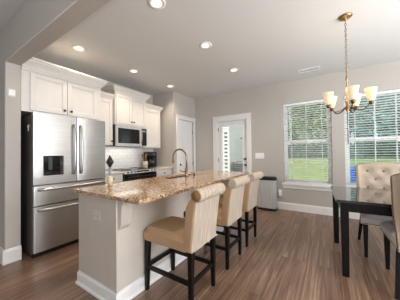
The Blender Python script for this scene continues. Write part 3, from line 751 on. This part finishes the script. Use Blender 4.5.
# ------------------------------------------------------------------ dining table and chairs
T = thing('dining_table', 'black wooden dining table with glossy top', 'dining table', (.06, 2.375, 0), local=True)
T.rotation_euler = (0, 0, math.radians(2.5))
L_, Wd = 1.55, .93
MB().box(0, L_, 0, Wd, .722, .75).build('tabletop', 'table_top', T, bevel=.003)
m = MB(); m.box(.104, L_-.101, .03, .052, .635, .7215); m.box(.104, L_-.101, Wd-.052, Wd-.03, .635, .7215); m.box(.04, .062, .09, Wd-.09, .635, .7215); m.box(L_-.072, L_-.05, .09, Wd-.09, .635, .7215)
m.build('apron', 'black_wood', T, bevel=.002)
for x, y in ((.035, .02), (.02, Wd-.088), (L_-.1, .02), (L_-.1, Wd-.088)):
    MB().hexa([(x+.006, y+.006, 0), (x+.062, y+.006, 0), (x+.062, y+.062, 0), (x+.006, y+.062, 0)], [(x, y, .7215), (x+.068, y, .7215), (x+.068, y+.068, .7215), (x, y+.068, .7215)]).build('leg', 'black_wood', T, bevel=.002)

TUFT = [(k_*.165, z_) for z_ in (.955, .735) for k_ in (-1, 0, 1)]+[(k_*.165, z_) for z_ in (.845, .625) for k_ in (-.5, .5)]
def make_chair(label):
    s = thing('dining_chair', label, 'dining chair', (0, 0, 0), 'tufted wingback dining chairs at the table', local=True)
    # front is +y
    m = MB(); bm_ = m.bm; nx = ny = 12; top = {}; bot = {}
    for i in range(nx+1):
        for j in range(ny+1):
            u = 2*i/nx-1; w = j/ny; y = -.20+.50*w; hx = .255+.025*w; x = hx*u
            e = min(1, (1-abs(u))/.18); f_ = min(1, (1-w)/.14)
            z = .455+.045*math.sqrt(max(0, 1-(1-e)**2))*math.sqrt(max(0, 1-(1-f_)**2))
            top[i,j] = bm_.verts.new((x, y, z))
            if i in (0,nx) or j in (0,ny): bot[i,j] = bm_.verts.new((x, y, .385))
    for i in range(nx):
        for j in range(ny): bm_.faces.new((top[i,j], top[i+1,j], top[i+1,j+1], top[i,j+1]))
    for i in range(nx):
        for j in (0,ny): bm_.faces.new((top[i,j], top[i+1,j], bot[i+1,j], bot[i,j]))
    for j in range(ny):
        for i in (0,nx): bm_.faces.new((top[i,j], top[i,j+1], bot[i,j+1], bot[i,j]))
    bm_.faces.new([bot[i,0] for i in range(nx+1)]+[bot[nx,j] for j in range(1,ny+1)]+[bot[i,ny] for i in range(nx-1,-1,-1)]+[bot[0,j] for j in range(ny-1,0,-1)])
    m.build('seat', 'seat_linen', s, smooth='auto')
    # backrest: two sheets with a rim; wings come forward at the sides
    m = MB(); bm_ = m.bm; nu, nv = 44, 34
    def ss(a, b, x): t = max(0, min(1, (x-a)/(b-a))); return t*t*(3-2*t)
    def zt(u): return 1.075-.05*abs(u)**2-.012*ss(.85, 1, abs(u))
    hw_ = .285
    F_, B_ = {}, {}
    for i in range(nu+1):
        u = 2*i/nu-1; au = abs(u)
        for j in range(nv+1):
            v = j/nv; z0 = .392; z = z0+(zt(u)-z0)*v
            lean = -.15*(z-.45)
            wing = .075*ss(.72, 1, au)*(ss(.08, .55, v)*.95+.05)
            x = hw_*u*(.92+.12*v)
            yb = -.300+lean+wing*.85
            yf = -.205+lean+wing-.03*ss(.93, 1, v)-.028*ss(.9, 1, au)
            if au < .8 and z > .5:
                d = min(math.hypot((x-bx_)/.07, (z-bz_)/.06) for bx_, bz_ in TUFT)
                yf += .026*min(1, d)-.016
            yb += .012*ss(.93, 1, v)
            F_[i,j] = bm_.verts.new((x, yf, z)); B_[i,j] = bm_.verts.new((x, yb, z))
    for i in range(nu):
        for j in range(nv):
            bm_.faces.new((F_[i,j], F_[i+1,j], F_[i+1,j+1], F_[i,j+1])); bm_.faces.new((B_[i,j], B_[i,j+1], B_[i+1,j+1], B_[i+1,j]))
    for i in range(nu):
        for j in (0, nv): bm_.faces.new((F_[i,j], F_[i+1,j], B_[i+1,j], B_[i,j]))
    for j in range(nv):
        for i in (0, nu): bm_.faces.new((F_[i,j], F_[i,j+1], B_[i,j+1], B_[i,j]))
    rim = [(B_[i,nv].co*.7+F_[i,nv].co*.3).copy() for i in range(0, nu+1)]
    side = [[(B_[i,j].co*.5+F_[i,j].co*.5).copy() for j in range(0, nv+1)] for i in (0, nu)]
    bk = m.build('backrest', 'chair_fabric', s, smooth='auto')
    nail = MB()
    def beads(pl, step=.022, r=.006):
        # one continuous beaded strip along a polyline
        L=[0]
        for a_, b_ in zip(pl, pl[1:]): L.append(L[-1]+(b_-a_).length)
        N=max(2, int(L[-1]/step)); P=[]; RR=[]
        for q in range(N*4+1):
            d_=L[-1]*q/(N*4); k_=0
            while k_ < len(L)-2 and L[k_+1] < d_: k_+=1
            f_=(d_-L[k_])/max(1e-9, L[k_+1]-L[k_]); P.append(pl[k_].lerp(pl[k_+1], f_)); RR.append((.0015, r*.8, r, r*.8)[q % 4])
        return P, RR
    full = side[0]+rim[1:-1]+side[1][::-1]
    P_, R_ = beads(full); nail.tube(P_, R_, 6)
    nail.build('nailhead_trim', 'dark_bronze', bk, smooth=True)
    for bx_, bz_ in TUFT:
        MB().sphere((bx_, -.205-.15*(bz_-.45)-.014, bz_), .015, 8, (1, .6, 1)).build('button', 'welt', bk, smooth=True)
    m = MB()
    P_, R_ = beads([Vector((-.256, -.18, .395)), Vector((-.28, .30, .395)), Vector((.28, .30, .395)), Vector((.256, -.18, .395))], .024, .005)
    m.tube(P_, R_, 6)
    m.build('seat_nailhead_trim', 'dark_bronze', s, smooth=True)
    for sx in (-1, 1):
        x = sx*.235
        MB().hexa([(x-.015, .245, 0), (x+.015, .245, 0), (x+.015, .275, 0), (x-.015, .275, 0)], [(x-.024, .235, .3845), (x+.024, .235, .3845), (x+.024, .283, .3845), (x-.024, .283, .3845)]).build('leg', 'black_wood', s, bevel=.003)
        xb2 = sx*.275
        MB().hexa([(xb2-.014, -.285, 0), (xb2+.014, -.285, 0), (xb2+.014, -.255, 0), (xb2-.014, -.255, 0)], [(x-.022, -.215, .3845), (x+.022, -.215, .3845), (x+.022, -.17, .3845), (x-.022, -.17, .3845)]).build('leg', 'black_wood', s, bevel=.003)
    return s
ch = make_chair('beige wingback dining chair on the near side of table, its back turned')
ch.location = (.735, 2.535, 0)
dup(ch, (.60, 3.235, 0), PI-math.radians(3), 'beige tufted wingback dining chair between the table and the window')

# ------------------------------------------------------------------ trash can
tx, ty = -1.125, 4.415
TC = thing('trash_can', 'stainless step trash can with black lid against the back wall', 'trash can', (tx, ty, 0))
def rrect(x0, x1, y0, y1, r, n=5):
    P = []
    for cx_, cy_, a in ((x1-r, y1-r, 0), (x0+r, y1-r, 90), (x0+r, y0+r, 180), (x1-r, y0+r, 270)):
        for k in range(n+1): t = math.radians(a+90*k/n); P.append((cx_+r*math.cos(t), cy_+r*math.sin(t)))
    return P
MB().prism(rrect(tx-.2, tx+.2, ty-.105, ty+.12, .05), 'z', 0, .045).build('base', 'black_plastic', TC, smooth='auto')
MB().prism(rrect(tx-.192, tx+.192, ty-.098, ty+.115, .05), 'z', .046, .635).build('can_body', 'steel_can', TC, smooth='auto')
m = MB(); P0 = rrect(tx-.197, tx+.197, ty-.103, ty+.12, .055); P1 = rrect(tx-.18, tx+.18, ty-.085, ty+.11, .05); 
m.prism(P0, 'z', .636, .68); m.prism(P1, 'z', .6801, .70)
m.build('lid', 'black_plastic', TC, smooth='auto')
MB().box(tx-.06, tx+.06, ty-.15, ty-.106, .012, .028).build('pedal', 'black_plastic', TC, bevel=.004)

# ------------------------------------------------------------------ wall fittings
o, bx = outlet('white triple light switch plate beside the glass door', (-1.315, YB, 1.153), '-y', .2, .13, name='light_switch', cat='light switch')
for s_ in (-.055, 0, .055): bx(MB(), s_-.016, s_+.016, -.032, .032, .006, .010).build('rocker', 'plastic_white', o, bevel=.002)
o, bx = outlet('white wall outlet with plugged-in white freshener, beside the trash can', (-.885, YB, .36), '-y')
m = bx(MB(), -.03, .03, -.085, .03, .0065, .045); m.build('plug_in_freshener', 'plastic_white', o, bevel=.012)
o, bx = outlet('white square control box on wall beside the refrigerator cabinet', (XP, .752, 1.955), '+x', .066, .085, name='thermostat', cat='thermostat')
bx(MB(), -.03, .03, -.038, .038, .006, .024).build('cover', 'plastic_white', o, bevel=.006)
# ceiling vent
V_ = thing('ceiling_vent', 'white slotted air vent in the ceiling by the windows', 'vent', (-.26, 4.12, ZC))
m = MB(); m.box(-.43, -.09, 4.05, 4.075, ZC-.008, ZC-.0005); m.box(-.43, -.09, 4.165, 4.19, ZC-.008, ZC-.0005); m.box(-.43, -.41, 4.075, 4.165, ZC-.008, ZC-.0005); m.box(-.11, -.09, 4.075, 4.165, ZC-.008, ZC-.0005)
m.build('frame', 'plastic_white', V_)
MB().box(-.41, -.11, 4.075, 4.165, ZC-.003, ZC-.0005).build('duct', 'unit_dark', V_)
m = MB()
for k in range(13): x = -.40+.024*k; m.hexa([(x, 4.076, ZC-.008), (x+.003, 4.076, ZC-.008), (x+.003, 4.164, ZC-.008), (x, 4.164, ZC-.008)], [(x+.008, 4.076, ZC-.0032), (x+.011, 4.076, ZC-.0032), (x+.011, 4.164, ZC-.0032), (x+.008, 4.164, ZC-.0032)])
m.build('louvers', 'plastic_white', V_)

# recessed ceiling lights
def can_light(label, x, y):
    r = thing('recessed_light', label, 'ceiling light', (x, y, ZC), 'recessed ceiling lights', )
    MB().lathe([(.062, -.0006), (.088, -.0006), (.086, -.006), (.066, -.010), (.062, -.006)], (x, y, ZC), 28).build('trim_ring', 'plastic_white', r, smooth=True)
    MB().lathe([(.061, -.0006), (.061, -.004), (.05, -.0065)], (x, y, ZC), 28).build('lens', 'lamp_lens', r, smooth=True)
    lamp('recessed_lamp', 'SPOT', (x, y, ZC-.03), (0, 0, 0), 25, (1, .82, .62), spot_size=math.radians(130), spot_blend=.8, shadow_soft_size=.06)
for lb, x, y in (('round recessed ceiling light above the near end of the island', -1.405, 1.423), ('round recessed ceiling light in front of the refrigerator cabinet', -2.925, 1.423), ('round recessed ceiling light over the middle of the island', -1.405, 2.36),
                 ('round recessed ceiling light in front of the microwave cabinet', -2.925, 2.36), ('round recessed ceiling light toward the glass door', -1.405, 3.35), ('round recessed ceiling light at the pantry wall corner', -2.925, 3.35)):
    can_light(lb, x, y)

# ------------------------------------------------------------------ chandelier
hx, hy = .192, 2.73
C = thing('chandelier', 'brass five light chandelier with frosted glass shades over the dining table', 'chandelier', (hx, hy, ZC))
MB().lathe([(.065, -.0006), (.066, -.008), (.055, -.02), (.02, -.03), (.012, -.04), (.008, -.05)], (hx, hy, ZC), 24).build('canopy', 'antique_brass', C, smooth=True)
m = MB(); z = ZC-.048; k = 0
while z > 2.13:
    pts = []
    for q in range(13):
        a = 2*PI*q/12; u_, w_ = .009*math.cos(a), .019*math.sin(a)
        pts.append((hx+(u_ if k % 2 else 0), hy+(0 if k % 2 else u_), z-.017+w_))
    m.tube(pts, .0028, 6, caps=False); z -= .030; k += 1
m.build('chain', 'antique_brass', C, smooth=True)
m = MB().lathe([(.004, 2.135), (.012, 2.12), (.012, 2.10), (.006, 2.09), (.009, 2.06), (.017, 2.04), (.017, 2.015), (.009, 2.0), (.012, 1.97), (.014, 1.88), (.011, 1.80), (.02, 1.785), (.024, 1.765), (.02, 1.74), (.026, 1.725), (.03, 1.70), (.02, 1.68), (.01, 1.665), (.012, 1.655), (.004, 1.64)][::-1], (hx, hy, 0), 18)
for v_ in m.bm.verts: v_.co.x = hx+(v_.co.x-hx)*.72; v_.co.y = hy+(v_.co.y-hy)*.72
m.build('stem', 'antique_brass', C, smooth=True)
base_az = math.atan2(hy, hx)
for i in range(5):
    th = math.radians(95+72*i)
    a = base_az-th
    dx, dy = math.cos(a), math.sin(a); Rr = .2
    pts = []
    for q in range(15):
        t = q/14
        r = .02+(Rr-.02)*(1-(1-t)**1.5)*1.0 if t < 1 else Rr
        z = 1.71-.045*math.sin(PI*min(1, t*1.25))+.02*max(0, t-.55)**1.2/.45**1.2
        pts.append((hx+dx*r, hy+dy*r, z))
    pts.append((hx+dx*Rr, hy+dy*Rr, 1.735))
    arm = MB().tube(pts, .0062, 8).build('arm', 'dark_bronze', C, smooth=True)
    X_, Y_ = hx+dx*Rr, hy+dy*Rr
    q0 = -.055
    MB().lathe([(r_, z_+q0) for r_, z_ in ((.008, 1.765), (.018, 1.775), (.022, 1.79), (.020, 1.80), (.014, 1.803))], (X_, Y_, 0), 16).build('socket_cup', 'dark_bronze', arm, smooth=True)
    MB().lathe([(r_, z_+q0) for r_, z_ in ((.016, 1.802), (.024, 1.806), (.033, 1.825), (.042, 1.86), (.049, 1.90), (.056, 1.935), (.053, 1.935), (.046, 1.90), (.039, 1.86), (.030, 1.828), (.022, 1.81))], (X_, Y_, 0), 24, caps=False).build('glass_shade', 'shade_glass', arm, smooth=True)
    MB().lathe([(r_, z_+q0) for r_, z_ in ((.006, 1.812), (.012, 1.83), (.016, 1.852), (.014, 1.872), (.006, 1.885))], (X_, Y_, 0), 14).build('bulb', 'bulb', arm, smooth=True)
    lamp('chandelier_lamp', 'POINT', (X_, Y_, 1.95), (0, 0, 0), .8, (1, .8, .55), shadow_soft_size=.03)

# ------------------------------------------------------------------ outdoors
random.seed(4)
m = MB(); m.hexa([(-60, YB+.2, -.6), (50, YB+.2, -.6), (50, 60, -.6), (-60, 60, -.6)], [(-60, YB+.2, -.2), (50, YB+.2, -.2), (50, 60, .62), (-60, 60, .62)])
lw = struct(m.build('lawn', 'lawn'))
def ground(y): return -.2+.82*(y-4.77)/55.2
def leaf_crown(m, cx_, cy_, cz_, rx_, ry_, rz_, n, size):
    for _ in range(n):
        while True:
            p = Vector((random.uniform(-1, 1), random.uniform(-1, 1), random.uniform(-1, 1)))
            if .25 < p.length < 1: break
        lump = 1+.14*math.sin(5*p.x+3*p.z+cx_)+.1*math.sin(7*p.z+cx_)
        c_ = Vector((cx_+p.x*rx_*lump, cy_+p.y*ry_, cz_+p.z*rz_*lump))
        a = Vector((random.gauss(0, 1), random.gauss(0, 1), random.gauss(0, 1))).normalized(); b = a.orthogonal().normalized(); s = size*random.uniform(.6, 1.3)
        a *= s; b *= s*.6
        m.bm.faces.new([m.bm.verts.new(c_+q) for q in (-a, b, a, -b)])
trees = []
def tree(x, y, h, w, mat, label, n=1500, group='trees beyond the lawn'):
    g = ground(y)
    t = thing('tree', label, 'tree', (x, y, g), group)
    m = MB(); leaf_crown(m, x, y, g+h*.54, w, w*.8, h*.5, n, .6); m.build('foliage', mat, t)
    MB().tube([(x, y, g-.1), (x+.1, y, g+h*.35), (x-.1, y, g+h*.7)], [.28, .2, .08], 8).build('trunk', 'bark', t, smooth=True)
    return t
for i in range(8):
    tree(-10.5+3.1*i+random.uniform(-.4, .4), 42+random.uniform(-2, 3), 15+random.uniform(-1.5, 2), 1.0+random.uniform(-.06, .0), 'foliage' if i < 4 else 'foliage_cool',
         'leafy pale green tree beyond the lawn, seen through blinds' if i < 4 else 'cooler green leafy tree behind the blind with the tilt wand', group='trees beyond the lawn' if i < 4 else 'trees behind the second window')
for i in range(9):
    tree(-12.2+3.1*i, 50, 18, .95, 'foliage' if i < 4 else 'foliage_cool', 'tall leafy tree in the row behind other trees across the lawn', 1500, group='rear row of trees')
for i in range(7):
    tree(-14+4.2*i, 55, 20, 1.35, 'foliage' if i < 4 else 'foliage_cool', 'tall leafy tree in the row behind other trees across the lawn', 1500, group='rear row of trees')
m = MB(); bm_ = m.bm; grid = {}; prof = [(-.9, -.3), (-1.0, .6), (-.85, 1.5), (-.45, 2.0), (0, 2.15), (.45, 2.0), (.9, 1.2), (.95, -.3)]
for i in range(131):
    for k, (a, b) in enumerate(prof):
        n_ = 1+.12*math.sin(i*1.7+k*2.1)+.1*math.sin(i*.53+k)+random.uniform(-.05, .05)
        grid[i, k] = bm_.verts.new((-14+.2*i, 37+a*n_+random.uniform(-.08, .08), ground(37)+b*(n_ if b > 0 else 1)))
for i in range(130):
    for k in range(7): bm_.faces.new((grid[i,k], grid[i+1,k], grid[i+1,k+1], grid[i,k+1]))
tag(m.build('hedge', 'hedge', off=(0, 37, ground(37))), 'low dark hedge along the far edge of the lawn', 'hedge', kind='stuff')
for i in range(4):
    tree(-18+3.1*i, 30, 9.5, .78, 'foliage', 'green tree standing above the white fence outside the glass door', 1200, group='trees above the fence')
# house wing, fence and air conditioner outside the glass door
hw2 = thing('neighbor_house', 'white lap-sided house wall outside the glass door', 'house', (-5.6, 9.0, -.2))
m = MB(); z = -.25; 
while z < 3.4: m.prism([(9.0, z), (8.985, z), (9.0-.002, z+.17), (9.0, z+.17)], 'x', -7.2, -4.16); z += .17
m.build('siding', 'siding', hw2)
MB().box(-7.2, -4.16, 9.001, 12.0, -.25, 3.4).build('wall', 'siding', hw2)
MB().box(-4.159, -4.06, 8.97, 9.1, -.25, 3.4).build('corner_board', 'fence_white', hw2)
m = MB()
for k in range(12): m.box(-4.32, -4.17, 8.972, 8.984, .1+.19*k, .1+.19*k+.07)
m.build('shutter', 'unit_dark', hw2)  # row of dark bars, one above another, on the siding
FN = thing('fence', 'tall white board fence outside the glass door', 'fence', (-3.4, 10.5, -.15))
m = MB(); z = -.1
while z < 2.0: m.box(-4.05, -2.7, 10.49, 10.52, z, z+.15); z += .158
m.build('boards', 'fence_white', FN)
for x in (-3.9, -2.75): MB().box(x-.05, x+.05, 10.43, 10.489, -.15, 2.12).build('post', 'fence_white', FN)
MB().box(-4.05, -2.7, 10.45, 10.54, 2.02, 2.07).build('top_rail', 'unit_dark', FN)
AC = thing('air_conditioner', 'grey outdoor air conditioner unit in front of the white fence', 'air conditioner', (-3.75, 9.5, -.13))
MB().box(-4.02, -3.42, 9.25, 9.75, -.12, .78).build('cabinet', 'unit_grey', AC, bevel=.02)
m = MB()
for k in range(12): m.box(-3.98, -3.46, 9.237, 9.2495, .0+.06*k, .03+.06*k)
m.build('grille', 'unit_dark', AC)
MB().lathe([(.2, .781), (.22, .80), (.05, .81)], (-3.72, 9.5, 0), 20).build('fan_guard', 'unit_dark', AC)
BC = MB(); bm_ = BC.bm
prof = [(-.1, .02), (.0, .55), (.12, .66), (.5, .7), (.9, .68), (1.25, .62), (1.4, .5), (1.5, .02)]
BC.prism([(a+.55, b-.14) for a, b in prof], 'y', 10.6, 11.6)
tag(BC.build('tarpaulin', 'blue_cover', bevel=.06, off=(1.2, 11.1, -.12)), 'bright blue covered shape on the lawn behind the tufted chair', 'cover')
